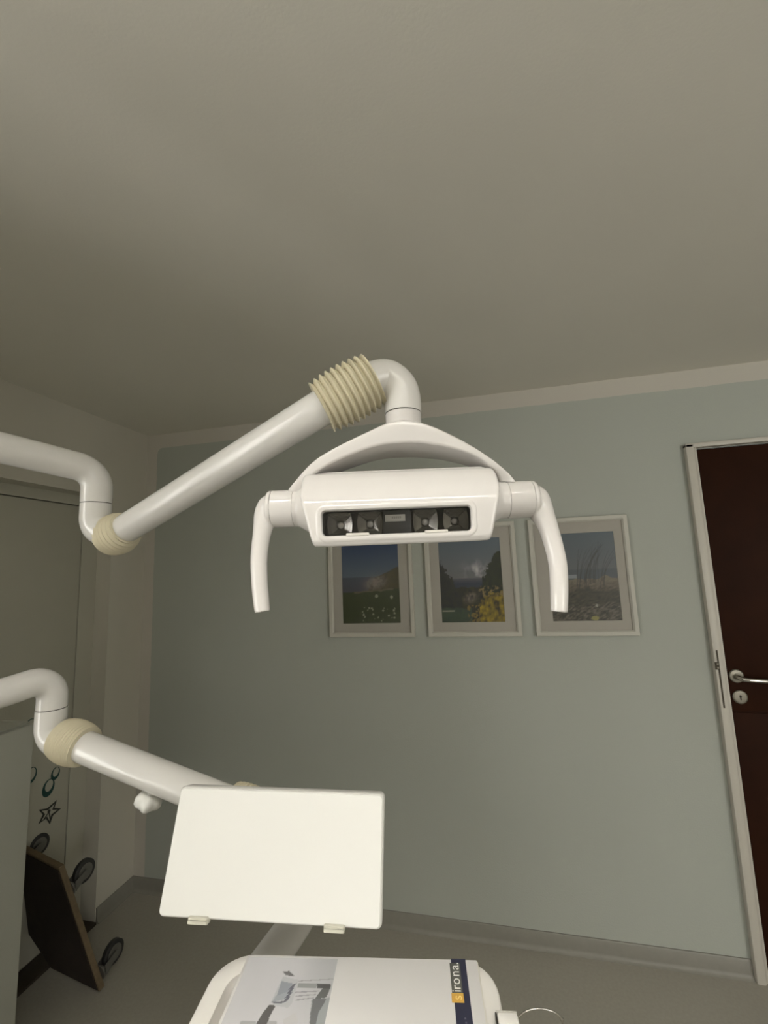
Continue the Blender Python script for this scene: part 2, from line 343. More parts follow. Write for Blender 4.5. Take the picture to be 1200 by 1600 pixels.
def sticker_ring(y, z, r, th, name='bubble_sticker', label=None):
    bm = bmesh.new(); n = 36; X = REC + 0.0012
    tilt = math.radians(25)
    def P(a, rr, oy, oz, x):
        yy = math.cos(a) * rr * 0.92 + oy; zz = math.sin(a) * rr * 1.08 + oz
        return (x, y + yy * math.cos(tilt) + zz * math.sin(tilt) * 0.6, z - yy * math.sin(tilt) * 0.6 + zz)
    for x, flip in ((X, False),):
        o_ = [bm.verts.new(P(2 * math.pi * k / n, r, 0, 0, x)) for k in range(n)]
        i_ = [bm.verts.new(P(2 * math.pi * k / n, r * (1 - th), 0.02 * r, r * (th - 0.07), x)) for k in range(n)]
        for k in range(n): bm.faces.new((o_[k], o_[(k + 1) % n], i_[(k + 1) % n], i_[k]))
    g = bmesh.ops.extrude_face_region(bm, geom=bm.faces[:]); bmesh.ops.translate(bm, verts=[v for v in g['geom'] if isinstance(v, bmesh.types.BMVert)], vec=(-0.001, 0, 0))
    o = from_bm(name, bm, 'sticker_teal', d2, None, d2l)
    if label: o['label'] = label
for (px, py), r, th, lb in [((75.5, 1231), 0.033, 0.34, 'larger teal bubble ring sticker'), ((86.5, 1208.5), 0.0245, 0.30, 'small teal bubble ring sticker'), ((47, 1138), 0.036, 0.26, 'teal bubble sticker half hidden by cabinet'), ((48, 1212), 0.030, 0.26, 'teal bubble sticker almost hidden by cabinet')]:
    q = on_x(px, py, REC); sticker_ring(q.y, q.z, r, th, label=lb)
bm = bmesh.new(); q = [on_x(px, py, REC + 0.0012) for px, py in [(89, 1250), (85, 1262.5), (95.5, 1263), (83, 1274), (78, 1288), (72, 1279), (60, 1288), (67, 1273), (61, 1265.5), (74, 1263)]]
cen = sum(q, Vector()) / 10; n = len(q)
o_ = [bm.verts.new(v) for v in q]; i_ = [bm.verts.new(cen + (v - cen) * (0.74 if k % 2 == 0 else 0.62)) for k, v in enumerate(q)]
for k in range(n): bm.faces.new((o_[k], o_[(k + 1) % n], i_[(k + 1) % n], i_[k]))
g = bmesh.ops.extrude_face_region(bm, geom=bm.faces[:]); bmesh.ops.translate(bm, verts=[v for v in g['geom'] if isinstance(v, bmesh.types.BMVert)], vec=(-0.001, 0, 0))
add_lathe(bm, [(0, 0.007), (0.0012, 0.007)], (REC, cen.y, cen.z + 0.008), (1, 0, 0), 12)
for tx, ty in ((68, 1281), (79, 1283)):
    e = on_x(tx, ty, REC + 0.0008); add_tube(bm, [Vector((REC + 0.0008, cen.y, cen.z + 0.005)), e], 0.0022, 6)
o = from_bm('starfish_sticker', bm, 'sticker_black', d2, None, d2l); o['label'] = 'black outline starfish sticker'

# ------------------------------------------------------------------ louvred ceiling light behind the viewpoint (mirrored in the lamp head)
def emit_mat(name, color, strength):
    m = bpy.data.materials.new(name); m.use_nodes = True; nt = m.node_tree; b = nt.nodes['Principled BSDF']
    b.inputs['Base Color'].default_value = (0.8, 0.8, 0.8, 1); b.inputs['Emission Color'].default_value = (*color, 1); b.inputs['Emission Strength'].default_value = strength
    MATS[name] = m
emit_mat('fluorescent_tube', (1.0, 0.97, 0.90), 70.0)
mat('louvre_white', (0.80, 0.79, 0.76), 0.35, var=0.01)
cl_ = thing('ceiling_light', (0.05, -0.30, ZC - 0.075), 'long white louvred fluorescent ceiling light behind the viewpoint', 'ceiling light'); lw, ld, lh = 1.24, 0.30, 0.075
bm = bmesh.new()
add_box(bm, (-lw / 2, -ld / 2, lh - 0.006), (lw / 2, ld / 2, lh - 0.0005))
for sy in (-1, 1): add_box(bm, (-lw / 2, sy * ld / 2 - 0.004, 0), (lw / 2, sy * ld / 2 + 0.004, lh - 0.006))
for sx_ in (-1, 1): add_box(bm, (sx_ * lw / 2 - 0.004, -ld / 2 + 0.004, 0), (sx_ * lw / 2 + 0.004, ld / 2 - 0.004, lh - 0.006))
from_bm('light_housing', bm, 'louvre_white', cl_)
for y_ in (-0.07, 0.07): tube('fluorescent_tube', [(-lw / 2 + 0.02, y_, 0.052), (lw / 2 - 0.02, y_, 0.052)], 0.013, 'fluorescent_tube', cl_, None, 10)
box('louvre_spine', (-lw / 2 + 0.005, -0.004, 0.002), (lw / 2 - 0.005, 0.004, 0.066), 'louvre_white', cl_)
nb = 17
blade = None
for k in range(nb):
    bm = bmesh.new(); x = -lw / 2 + lw * (k + 0.5) / nb
    if blade is None: add_box(bm, (-0.0015, -ld / 2 + 0.005, 0.001), (0.0015, ld / 2 - 0.005, 0.036)); blade = from_bm('louvre_blade', bm, 'louvre_white', cl_); blade.location.x = x
    else: bm.free(); o = blade.copy(); col.objects.link(o); o.parent = cl_; o.location.x = x

# ------------------------------------------------------------------ framed photographs
def fbm(x, y, s, o=4): return noise.fractal(Vector((x * s, y * s, 3.7)), 1.0, 2.0, o)
def lerp(a, b, t): t = max(0.0, min(1.0, t)); return tuple(p + (q - p) * t for p, q in zip(a, b))
def sst(a, b, x): t = max(0.0, min(1.0, (x - a) / (b - a))); return t * t * (3 - 2 * t)
rnd = random.Random(5)
fl1 = [(0.60, 0.335, .030), (0.86, 0.32, .028)] + [(rnd.uniform(0.35, 0.92), rnd.uniform(0.03, 0.2), rnd.uniform(.008, .02)) for _ in range(24)]
def print1(u, v):
    n = fbm(u, v, 7); n2 = fbm(u + 5, v, 30)
    c = lerp((0.085, 0.115, 0.15), (0.018, 0.045, 0.115), (v - 0.58) / 0.4)
    if v < 0.575: c = lerp((0.058, 0.058, 0.075), (0.05, 0.06, 0.08), (v - 0.4) * 5)
    hill = 0.575 + 0.12 * sst(0.55, 1.05, u) * (1 + 0.15 * n)
    if u > 0.42 and v < hill - 0.25 * (1 - sst(0.35, 0.62, u)) and v > 0.36:
        c = (0.060 + 0.02 * n2, 0.052 + 0.018 * n2, 0.022)
    w = math.exp(-((u - 0.58) / 0.15) ** 2 - ((v - 0.50 - 0.12 * (u - 0.55)) / 0.07) ** 2) * (1.2 + 0.9 * n2)
    c = lerp(c, (0.22, 0.185, 0.165), w)
    edge = 0.385 + 0.045 * u + 0.012 * n
    if v < edge:
        g = 0.5 + 0.5 * n2; c = (0.020 + 0.022 * g, 0.028 + 0.026 * g, 0.008 + 0.006 * g)
        if v > edge - 0.02 and 0.2 < u < 0.9: c = (0.11, 0.10, 0.06)
        for fx, fy, fr in fl1:
            if (u - fx) ** 2 + ((v - fy) * 1.36) ** 2 < fr * fr: c = (0.26, 0.27, 0.19)
    return c
def print2(u, v):
    n = fbm(u, v, 8); n2 = fbm(u + 9, v, 28)
    c = lerp((0.14, 0.14, 0.145), (0.10, 0.13, 0.155), (v - 0.5) * 2.2)
    cl = math.exp(-((u - 0.60) / 0.17) ** 2 - ((v - 0.60) / 0.10) ** 2) * (0.45 + 1.2 * n)
    c = lerp(c, (0.48, 0.46, 0.47), cl)
    if v < 0.52: c = lerp((0.10, 0.105, 0.115), (0.03, 0.038, 0.06), (0.53 - v) * 14)
    if v < 0.42 + 0.03 * n: c = (0.028 + 0.02 * n2, 0.027 + 0.02 * n2, 0.014)
    rock = math.exp(-((u - 0.48) / 0.09) ** 2 - ((v - 0.29 - 0.2 * (u - 0.48)) / 0.05) ** 2) * (1 + n2)
    c = lerp(c, (0.22, 0.185, 0.15), rock * 0.7)
    left = 0.72 - 1.4 * max(0, u - 0.05) + 0.10 * n2 + 0.10 * n
    if u < 0.34 and v < left: c = (0.022 + 0.012 * n2, 0.024 + 0.012 * n2, 0.022)
    right = 0.36 + 1.30 * (u - 0.66) + 0.09 * n2 + 0.10 * n
    if u > 0.68 and 0.30 < v < min(0.83, right + 0.12): c = (0.020 + 0.014 * n2, 0.026 + 0.016 * n2, 0.012)
    if v < 0.17 + 0.02 * n and u < 0.5: c = (0.040 + 0.01 * n2, 0.062 + 0.015 * n2, 0.038)
    if 0.125 < v < 0.14 and 0.02 < u < 0.22: c = (0.26, 0.26, 0.2)
    if u > 0.62 + 0.07 * n and v < 0.24 + 0.30 * sst(0.6, 1.0, u) + 0.10 * n2 and v < 0.36 + 0.1 * n2:
        g = 0.55 + 0.8 * fbm(u, v, 16); c = (0.26 * g + 0.03, 0.185 * g + 0.025, 0.012)
    if 0.42 < u < 0.62 and v < 0.20 and n2 > 0.05: c = (0.17, 0.12, 0.03)
    if u > 0.62 and 0.30 < v < 0.42 and n2 > 0.15: c = (0.20, 0.145, 0.06)
    return c
blades = []
for _ in range(26):
    bx = rnd.uniform(0.45, 0.85); blades.append((bx, rnd.uniform(0.30, 0.45), rnd.uniform(0.05, 0.38), rnd.uniform(0.28, 0.50)))
def print3(u, v):
    n = fbm(u, v, 7); n2 = fbm(u * 0.5 + v, v * 2.5 - u, 22)
    c = lerp((0.095, 0.105, 0.110), (0.072, 0.097, 0.112), (v - 0.6) * 2.5)
    if v < 0.575: c = (0.065, 0.078, 0.084)
    if abs(v - 0.50) < 0.02 and 0.25 < u < 0.42: c = (0.20, 0.22, 0.23)
    if v < 0.475 + 0.03 * n: c = lerp((0.045, 0.040, 0.024), (0.155, 0.128, 0.088), (v - 0.30) * 6 + 0.5 * n2)
    if v < 0.33 + 0.05 * n: c = (0.045 + 0.03 * n2, 0.040 + 0.027 * n2, 0.024 + 0.015 * n2)
    if v < 0.18 + 0.04 * n: c = lerp(c, (0.145, 0.125, 0.095), 0.25 + 0.9 * n2)
    for bx, bz, lean, ht in blades:
        t = (v - bz) / ht
        if 0 < t < 1 and abs(u - (bx + lean * t * t * 0.9 - 0.05)) < 0.004 + 0.003 * (1 - t): c = lerp(c, (0.035, 0.034, 0.030), 0.55)
    if (u - 0.62) ** 2 / 0.003 + (v - 0.03) ** 2 / 0.0006 < 1: c = (0.24, 0.22, 0.07)
    if (u - 0.66) ** 2 + (v - 0.165) ** 2 < 0.0003: c = (0.26, 0.25, 0.21)
    return c
def print_mesh(name, x0, x1, z0, z1, y, fn, m, parent, off, nu=90, nv=122):
    vs = []; cols = []
    for j in range(nv + 1):
        for i in range(nu + 1):
            u, v = i / nu, j / nv; vs.append((x0 + (x1 - x0) * u - off.x, y - off.y, z0 + (z1 - z0) * v - off.z)); cols.extend([max(0.0, q) for q in fn(u, v)] + [1.0])
    fs = [(j * (nu + 1) + i, j * (nu + 1) + i + 1, (j + 1) * (nu + 1) + i + 1, (j + 1) * (nu + 1) + i) for j in range(nv) for i in range(nu)]
    me = bpy.data.meshes.new(name); me.from_pydata(vs, [], fs)
    a = me.color_attributes.new('print', 'FLOAT_COLOR', 'POINT'); a.data.foreach_set('color', cols)
    return link(name, me, m, parent)
def picture(x0, x1, ix0, ix1, fn, label):
    z0, z1, iz0, iz1 = 1.283, 1.814, 1.347, 1.742
    t = thing('framed_photograph', ((x0 + x1) / 2, YB, z0), label, 'picture', group='row of framed photographs on the green wall'); o = Vector(t.location)
    fw, yf = 0.023, YB - 0.022
    fr = []
    cx, cz, w, h = (x0 + x1) / 2, (z0 + z1) / 2, x1 - x0, z1 - z0
    def ring(d, y): return [(cx + sx * (w / 2 - d), y, cz + sz * (h / 2 - d)) for sx, sz in ((-1, -1), (1, -1), (1, 1), (-1, 1))]
    bm = bmesh.new()
    loops(bm, [ring(0, YB - 0.0005), ring(0, yf + 0.002), ring(0.002, yf), ring(fw - 0.006, yf), ring(fw - 0.003, yf + 0.004), ring(fw, yf + 0.006), ring(fw, YB - 0.0005)], False, False)
    from_bm('frame', bm, 'frame_white', t, 30, o)
    bm = bmesh.new(); A = [(cx + sx * (w / 2 - fw), YB - 0.010, cz + sz * (h / 2 - fw)) for sx, sz in ((-1, -1), (1, -1), (1, 1), (-1, 1))]
    B = [(x, YB - 0.010, z) for x, z in ((ix0, iz0), (ix1, iz0), (ix1, iz1), (ix0, iz1))]
    Cc = [(x, YB - 0.0085, z) for x, z in ((ix0 + .001, iz0 + .001), (ix1 - .001, iz0 + .001), (ix1 - .001, iz1 - .001), (ix0 + .001, iz1 - .001))]
    loops(bm, [A, B, Cc], False, False); from_bm('mat_board', bm, 'mat_board', t, None, o)
    print_mesh('photo', ix0, ix1, iz0, iz1, YB - 0.008, fn, 'photo_print', t, o)
    box('glass', (x0 + fw, YB - 0.0145, z0 + fw), (x1 - fw, YB - 0.0125, z1 - fw), 'picture_glass', t, 0, o)
picture(-0.783, -0.347, -0.713, -0.417, print1, 'white framed photo of blue sky and flower meadow, leftmost of three')
picture(-0.284, 0.148, -0.216, 0.077, print2, 'white framed photo of yellow blossom and trees, middle of three')
picture(0.209, 0.635, 0.286, 0.575, print3, 'white framed photo of dune grass and sea, rightmost of three')

# ------------------------------------------------------------------ column that carries both arms (left of the picture)
POLE = Vector((-1.00, 0.37, 0.0))
pw = unl(POLE); pw.z = 0
pt = thing('arm_column', pw, 'white steel column carrying the lamp arm and tray arm', 'column')
lathe('column_tube', [(0.02, 0.042), (1.98, 0.042), (1.99, 0.038)], (0, 0, 0), (0, 0, 1), 'tube_white', pt)
lathe('column_foot', [(0, 0.085), (0.012, 0.085), (0.018, 0.08), (0.022, 0.055), (0.05, 0.046)], (0, 0, 0), (0, 0, 1), 'tube_white', pt, seg=40)

def bellows_profile(length, r_a, r_mid, r_b, ribs, amp):
    pr = []; n = ribs * 6
    for i in range(n + 1):
        t = i / n; env = (r_a * (1 - t) ** 2 + 2 * r_mid * t * (1 - t) + r_b * t * t)
        pr.append((length * t, env + amp * math.cos(2 * math.pi * t * ribs)))
    return pr

# ------------------------------------------------------------------ the operating lamp
TR = 0.0277
A0 = la(0, 699, 0.77); AC = la(153, 736, 0.88); AV = la(152, 787, 0.875)
dirA = (AC - A0).normalized(); root = A0 - dirA * ((A0 - Vector((POLE.x, POLE.y, A0.z))).length - 0.044)
lo = Vector((root.x, root.y, root.z))
lamp = lthing('operating_lamp', lo, 'white dental operating lamp with curved side handles hanging from jointed arm', 'lamp')
AV = Vector((AC.x, AC.y, AV.z))
tube('support_arm', fillet([root, AC, AV], 0.042), TR, 'tube_white', lamp, lo)
low = la(153, 832, 0.868); low = Vector((AC.x, AC.y, low.z))
S0 = la(195, 827, 0.85); S1 = la(503, 637, 0.672)          # spring arm
sd = (S1 - S0).normalized()
B0 = S0 - sd * 0.038
lathe('joint_seam', [(0, TR * 0.975), (0.0016, TR * 0.975)], AV - Vector((0, 0, 0.0016)), (0, 0, 1), 'seam_dark', lamp, lo)
tube('lower_elbow', fillet([AV - Vector((0, 0, 0.0016)), low + Vector((0, 0, -0.004)), S0], 0.030), TR, 'tube_white', lamp, lo)
lathe('rubber_bellows', bellows_profile(0.056, 0.033, 0.0470, 0.0305, 7, 0.0017), S0 - sd * 0.050, sd, 'rubber_cream', lamp, lo, 36)
SE = S1 + sd * 0.02
tube('spring_arm', [S0 - sd * 0.01, SE], TR, 'tube_white', lamp, lo)
N0 = ly_(630, 648, 0.65)
E1 = ly_(583, 594, 0.645)
lathe('rubber_bellows', bellows_profile((E1 - S1).length, 0.0385, 0.047, 0.0395, 9, 0.0033), S1, E1 - S1, 'rubber_cream', lamp, lo, 36)
lathe('joint_seam', [(0, TR * 0.975), (0.0016, TR * 0.975)], N0, (0, 0, 1), 'seam_dark', lamp, lo)
ec = Vector((N0.x, N0.y, ly_(618, 590, 0.65).z))
epts = catmull([S1 + (E1 - S1) * 0.55, E1, ly_(605, 591, 0.65), ly_(622, 604, 0.65), Vector((N0.x, N0.y, ly_(630, 622, 0.65).z)), N0 + Vector((0, 0, 0.0016))], 6)
tube('upper_elbow', epts, TR * 1.02, 'tube_white', lamp, lo)
lathe('neck_collar', [(-0.05, TR), (0.0, TR)], N0, (0, 0, 1), 'plastic_white', lamp, lo)

# yoke: a bow-shaped bracket from joint to joint
LC = Vector((0.0265, 0.62, 0.085))             # middle of the head
yo = []
top_px = [(444, 774), (452, 761), (462, 749), (474, 735), (488, 721), (508, 707), (530, 695), (554, 683), (580, 671), (602, 661), (631, 655), (659, 659.5), (683, 668), (706, 678.5), (727, 689.5), (745, 700), (761, 711), (775, 721), (787, 731), (798, 741), (808, 753)]
bot_px = [(466, 778), (471, 766), (477, 757), (484, 747), (494, 738), (509, 728), (529, 718), (553, 708), (582, 698), (606, 693), (631, 691), (654, 691), (674, 693.5), (692, 696), (708, 700), (723, 704.5), (737, 709.5), (751, 717), (764, 727), (775, 737), (784, 752)]
bm = bmesh.new(); rings = []; NT = len(top_px); tpc = catmull([Vector((x, y, 0)) for x, y in top_px], 3); bpc = catmull([Vector((x, y, 0)) for x, y in bot_px], 3)
for i, (tp, bp) in enumerate(zip(tpc, bpc)):
    s = 2 * i / (len(tpc) - 1) - 1; yfr = 0.600 + 0.016 * s * s; dep = 0.090 - 0.048 * abs(s) ** 1.5
    T = ly_(tp.x, tp.y, yfr); Bq = ly_(bp.x, bp.y, yfr); hv = T - Bq; H2 = hv.length; hv.normalize(); yv = Vector((0, 1, 0)); ring = []
    cen = (T + Bq) / 2 + yv * dep / 2
    for a, b in rrect(dep, H2, min(0.0045, H2 * 0.3), 4): ring.append(cen + yv * a + hv * b)
    rings.append(ring)
loops(bm, rings); from_bm('yoke', bm, 'plastic_white', lamp, 55, lo)

# head housing
prof = [(.650, .139), (.612, .1405), (.592, .1305), (.577, .1135), (.5695, .0985), (.5661, .084), (.5705, .046), (.573, .038), (.582, .0335), (.62, .040), (.655, .054), (.682, .078), (.688, .105), (.675, .130)]
prof = [(v.x, v.y) for v in catmull([Vector((y, z, 0)) for y, z in prof], 5)]
def hw(z): return 0.119 + 0.016 * min(1.0, max(0.0, (z - 0.034) / 0.07))
bm = bmesh.new(); rings = []; pc = Vector((0, 0.62, 0.088))
for s, k in ((-1.0, 0.93), (-0.975, 0.985), (-0.8, 1.0), (0.8, 1.0), (0.975, 0.985), (1.0, 0.93)):
    rings.append([Vector((0.0225 + s * hw(z), pc.y + (y - pc.y) * k, pc.z + (z - pc.z) * k)) for y, z in prof])
loops(bm, rings)
JZ, JY, JR = 0.0945, 0.63, 0.0272
for x0, x1 in ((-0.1306, -0.08), (0.1265, 0.1800)):
    add_lathe(bm, [(0, JR), (x1 - x0, JR)], (x0, JY, JZ), (1, 0, 0), 40)
for x0, x1 in ((-0.124, -0.105), (0.150, 0.168)):
    a, b = (JR, JR + 0.012) if x0 < 0 else (JR + 0.012, JR)
    add_lathe(bm, [(0, a), (x1 - x0, b)], (x0, JY, JZ), (1, 0, 0), 40)
cut = bmesh.new(); wx0, wx1, wz0, wz1 = -0.0835, 0.1158, 0.0462, 0.0812
wcx, wcz = (wx0 + wx1) / 2, (wz0 + wz1) / 2
R_ = rrect(wx1 - wx0, wz1 - wz0, 0.006)
loops(cut, [[(wcx + a, 0.52, wcz + b) for a, b in R_], [(wcx + a, 0.606, wcz + b) for a, b in R_]])
me = remeshed(bm, 0.0015, 9, cut); shift(me, lo)
head = link('head_housing', me, 'plastic_white', lamp, 50)
# raised lip that follows the tilted front
def fy(z): return 0.566 + (0.084 - z) / 0.038 * 0.0045
bm = bmesh.new(); rings = []
for grow, dy in ((0.0085, 0.002), (0.006, -0.0006), (0.003, -0.0014), (0.0, -0.0009), (-0.0012, 0.002), (-0.0016, 0.008)):
    Rg = rrect(wx1 - wx0 + 2 * grow, wz1 - wz0 + 2 * grow, 0.007 + grow)
    rings.append([(wcx + a, fy(wcz + b) + dy, wcz + b) for a, b in Rg])
loops(bm, rings, False, False); from_bm('window_lip', bm, 'plastic_white', head, 50, lo)
# rear shell, a little proud of the front housing
bm = bmesh.new(); rings = []
profr = [(.700, .139), (.616, .1435), (.612, .138), (.62, .06), (.66, .06), (.700, .085)]
for s, k in ((-1.0, 0.94), (-0.96, 1.0), (0.96, 1.0), (1.0, 0.94)):
    rings.append([Vector((0.0225 + s * 0.128, pc.y + (y - pc.y) * k, pc.z + (z - pc.z) * k)) for y, z in profr])
loops(bm, rings); bmesh.ops.bevel(bm, geom=bm.edges[:], offset=0.002, segments=2, affect='EDGES'); from_bm('rear_shell', bm, 'plastic_white', lamp, 40, lo)
# light insert behind the window
box('light_tray', (wx0 + 0.0005, 0.6035, wz0 + 0.0005), (wx1 - 0.0005, 0.6055, wz1 - 0.0005), 'lens_dark', head, 0, lo)
bm = bmesh.new(); ins = rrect(wx1 - wx0 - 0.0008, wz1 - wz0 - 0.0008, 0.0058)
loops(bm, [[(wcx + a, fy(wcz + b) + 0.005, wcz + b) for a, b in ins], [(wcx + a, 0.6034, wcz + b) for a, b in ins]], False, False); from_bm('light_tray_wall', bm, 'lens_dark', head, 40, lo)
for px in (531, 578, 665, 712):
    c = ly_(px, 818 - (px - 531) * 0.033, 0.59)
    bm = bmesh.new(); pr = [(0.0005, 0.0035), (0.001, 0.0045)]
    for k in range(1, 9): pr += [(0.0005 + 0.0013 * k, 0.0042 + 0.0016 * k), (0.0022 + 0.0013 * k, 0.0046 + 0.0016 * k)]
    # reflectors are square-cut bowls: squeeze the circle towards a rounded square
    add_lathe(bm, pr, (c.x, 0.603, min(max(c.z, wz0 + 0.0175), wz1 - 0.0175)), (0, -1, 0), 32, None, False)
    zc_ = min(max(c.z, wz0 + 0.0175), wz1 - 0.0175)
    for v in bm.verts:
        dx, dz = v.co.x - c.x, v.co.z - zc_; m_ = max(abs(dx), abs(dz)); l_ = math.hypot(dx, dz)
        if m_ > 1e-6: k_ = 1 + 0.55 * (l_ / m_ - 1); v.co.x = c.x + dx * k_; v.co.z = zc_ + dz * k_
        v.co.x = min(max(v.co.x, wx0 + 0.001), wx1 - 0.001); v.co.z = min(max(v.co.z, wz0 + 0.001), wz1 - 0.001)
    from_bm('reflector', bm, 'reflector_grey', head, 25, lo)
    lathe('led_lens', [(0, 0.0042), (0.003, 0.0038), (0.005, 0.0015)], (c.x, 0.6028, zc_), (0, -1, 0), 'label_grey', head, lo, 16)
lp0, lp1 = ly_(602, 815, 0.578), ly_(633, 803, 0.578)
mid_b = ly_(600, 838, 0.585); mid_t = ly_(641, 795, 0.585)
box('centre_block', (mid_b.x, 0.5805, wz0 + 0.001), (mid_t.x, 0.6034, wz1 - 0.001), 'lens_dark', head, 0.001, lo)
lab = box('type_label', (lp0.x, 0.5798, lp0.z), (lp1.x, 0.5806, lp1.z), 'label_grey', head, 0.0003, lo)
bm = bmesh.new()
for k in range(5): add_box(bm, (lp0.x + 0.009 + k * 0.0026, 0.5796, lp0.z + 0.004), (lp0.x + 0.0108 + k * 0.0026, 0.5799, lp0.z + 0.0068))
from_bm('label_marks', bm, 'label_print', head, None, lo)
bm = bmesh.new(); gl = rrect(wx1 - wx0 - 0.001, wz1 - wz0 - 0.001, 0.0055)
loops(bm, [[(wcx + a, fy(wcz + b) + 0.0045, wcz + b) for a, b in gl], [(wcx + a, fy(wcz + b) + 0.006, wcz + b) for a, b in gl]]); from_bm('cover_glass', bm, 'lens_glass', head, 40, lo)
for a, b in (((541, 838), (577, 838)), ((664, 834), (700, 833))):
    p, q = ly_(*a, 0.571), ly_(*b, 0.571)
    box('glass_latch', (p.x, 0.5685, wz0 - 0.0005), (q.x, 0.5755, wz0 + 0.0035), 'label_grey', head, 0.001, lo)

# joint rings and side handles
for side in (-1, 1):
    x0, x1 = (-0.1615, -0.1300) if side < 0 else (0.1795, 0.2140)
    lathe('joint_core', [(0, JR - 0.0012), ((x1 - x0) + 0.004, JR - 0.0012)], (x0 - 0.002, JY, JZ), (1, 0, 0), 'seam_dark', lamp, lo, 40)
    lathe('joint_ring', [(0, JR - 0.0006), (0.0005, JR), (x1 - x0 - 0.0005, JR), (x1 - x0, JR - 0.0006)], (x0, JY, JZ), (1, 0, 0), 'plastic_white', lamp, lo, 48)
    bm = bmesh.new()
    if side < 0:
        path = [(430, 795, .630, .0245), (423, 798, .630, .0226), (416.5, 807, .628, .0184), (412, 821, .624, .0146), (408.5, 839, .620, .0124), (405.5, 861, .616, .0118), (404.5, 883, .612, .0114), (405.7, 912, .608, .0111), (408, 938, .605, .0108), (410, 956, .604, .0102)]
        add_lathe(bm, [(0, JR * 0.93), (0.003, JR), (0.0072, JR)], (x0 - 0.0002 - 0.0072, JY, JZ), (1, 0, 0), 40)
    else:
        path = [(829, 781, .630, .0245), (836, 785, .630, .0228), (843, 795, .628, .0192), (851, 811, .624, .0154), (858, 829, .620, .0136), (866, 856, .616, .0128), (871.5, 882, .612, .0125), (873.5, 910, .608, .0121), (873.8, 935, .605, .0117), (873.5, 956, .604, .0110)]
        add_lathe(bm, [(0, JR), (0.0042, JR), (0.0072, JR * 0.93)], (x1 + 0.0002, JY, JZ), (1, 0, 0), 40)
    P4 = [ly_(a, b, c) for a, b, c, r in path]; rr = [r for *_, r in path]
    pts = catmull(P4, 6); rads = [rr[min(i // 6, len(rr) - 1)] * (1 - (i % 6) / 6) + rr[min(i // 6 + 1, len(rr) - 1)] * ((i % 6) / 6) for i in range(len(pts))]
    add_tube(bm, pts, rads, 28, squash=(1.0, 1.0))
    me = remeshed(bm, 0.0013, 8); shift(me, lo)
    link('side_handle', me, 'plastic_white', lamp, 60)

# ------------------------------------------------------------------ the tray arm
C0 = la(0, 1084, 0.80); CC = la(84, 1056, 0.872); CV = la(84, 1104, 0.87)
dirC = (CC - C0).normalized(); rootc = Vector((POLE.x + 0.026, POLE.y + 0.036, C0.z - 0.02))
co = rootc.copy()
arm = lthing('tray_arm', co, 'white jointed tray arm with cream bellows and hand knob, below the lamp', 'arm')
TR2 = 0.0262
CV = Vector((CC.x, CC.y, CV.z))
tube('support_arm', fillet([rootc, C0, CC, CV], [0.3, 0.034]), TR2, 'tube_white', arm, co)
lathe('joint_seam', [(0, TR2 * 0.975), (0.0016, TR2 * 0.975)], CV - Vector((0, 0, 0.0016)), (0, 0, 1), 'seam_dark', arm, co)
G0 = la(128, 1165, 0.835); G1 = la(385, 1268, 0.735); gd = (G1 - G0).normalized()
cl = Vector((CC.x, CC.y, la(84, 1152, 0.87).z))
tube('lower_elbow', fillet([CV - Vector((0, 0, 0.0016)), cl, G0], 0.030), TR2 * 1.03, 'tube_white', arm, co)
lathe('rubber_bellows', bellows_profile(0.058, 0.0345, 0.0440, 0.0345, 10, 0.0012), G0 - gd * 0.050, gd, 'rubber_cream', arm, co, 36)
tube('spring_arm', [G0 - gd * 0.01, G1], TR2 * 1.05, 'tube_white', arm, co)
# end joint hidden behind the viewer, down to the tray carrier
H0 = la(455, 1452, 0.71); H1 = la(430, 1490, 0.668)
HZ = -0.575
V0 = Vector((-0.172, 0.812, 0)); 
top = G1 + gd * 0.055
lathe('rubber_bellows', bellows_profile(0.06, 0.036, 0.043, 0.0345, 9, 0.0008), G1 - gd * 0.030, gd, 'rubber_cream', arm, co, 36)
hx = Vector((top.x + 0.02, top.y + 0.01, top.z - 0.012))
hd_ = (Vector((H1.x, H1.y, HZ)) - Vector((H0.x, H0.y, HZ))).normalized()
hc = Vector((H0.x, H0.y, HZ)) - hd_ * 0.085
tube('carrier_tube', fillet([G1 + gd * 0.02, hx, hc, Vector((H1.x, H1.y, HZ)) + hd_ * 0.14], [0.03, 0.04]), TR2, 'tube_white', arm, co)
# hand knob under the spring arm
kc = la(233, 1249, 0.785); ks = la(240, 1228, 0.785)
bm = bmesh.new(); ax = (kc - ks).normalized(); add_tube(bm, [ks, kc], 0.008, 16)
n = 40; rings = []
nx = ax.cross(Vector((0, 1, 0))).normalized(); ny = ax.cross(nx)
for d, r in ((-0.013, 0.011), (-0.010, 0.018), (-0.003, 0.0215), (0.006, 0.0215), (0.0105, 0.019), (0.0125, 0.012)):
    rings.append([kc + ax * d + (nx * math.cos(2 * math.pi * k / n) + ny * math.sin(2 * math.pi * k / n)) * (r * (1 + 0.11 * math.cos(5 * 2 * math.pi * k / n))) for k in range(n)])
loops(bm, rings); from_bm('knob', bm, 'viewer_white', arm, 50, co)
lathe('knob_cap', [(0, 0.009), (0.0012, 0.009), (0.002, 0.007)], kc + ax * 0.012, ax, 'tube_white', arm, co, 24)

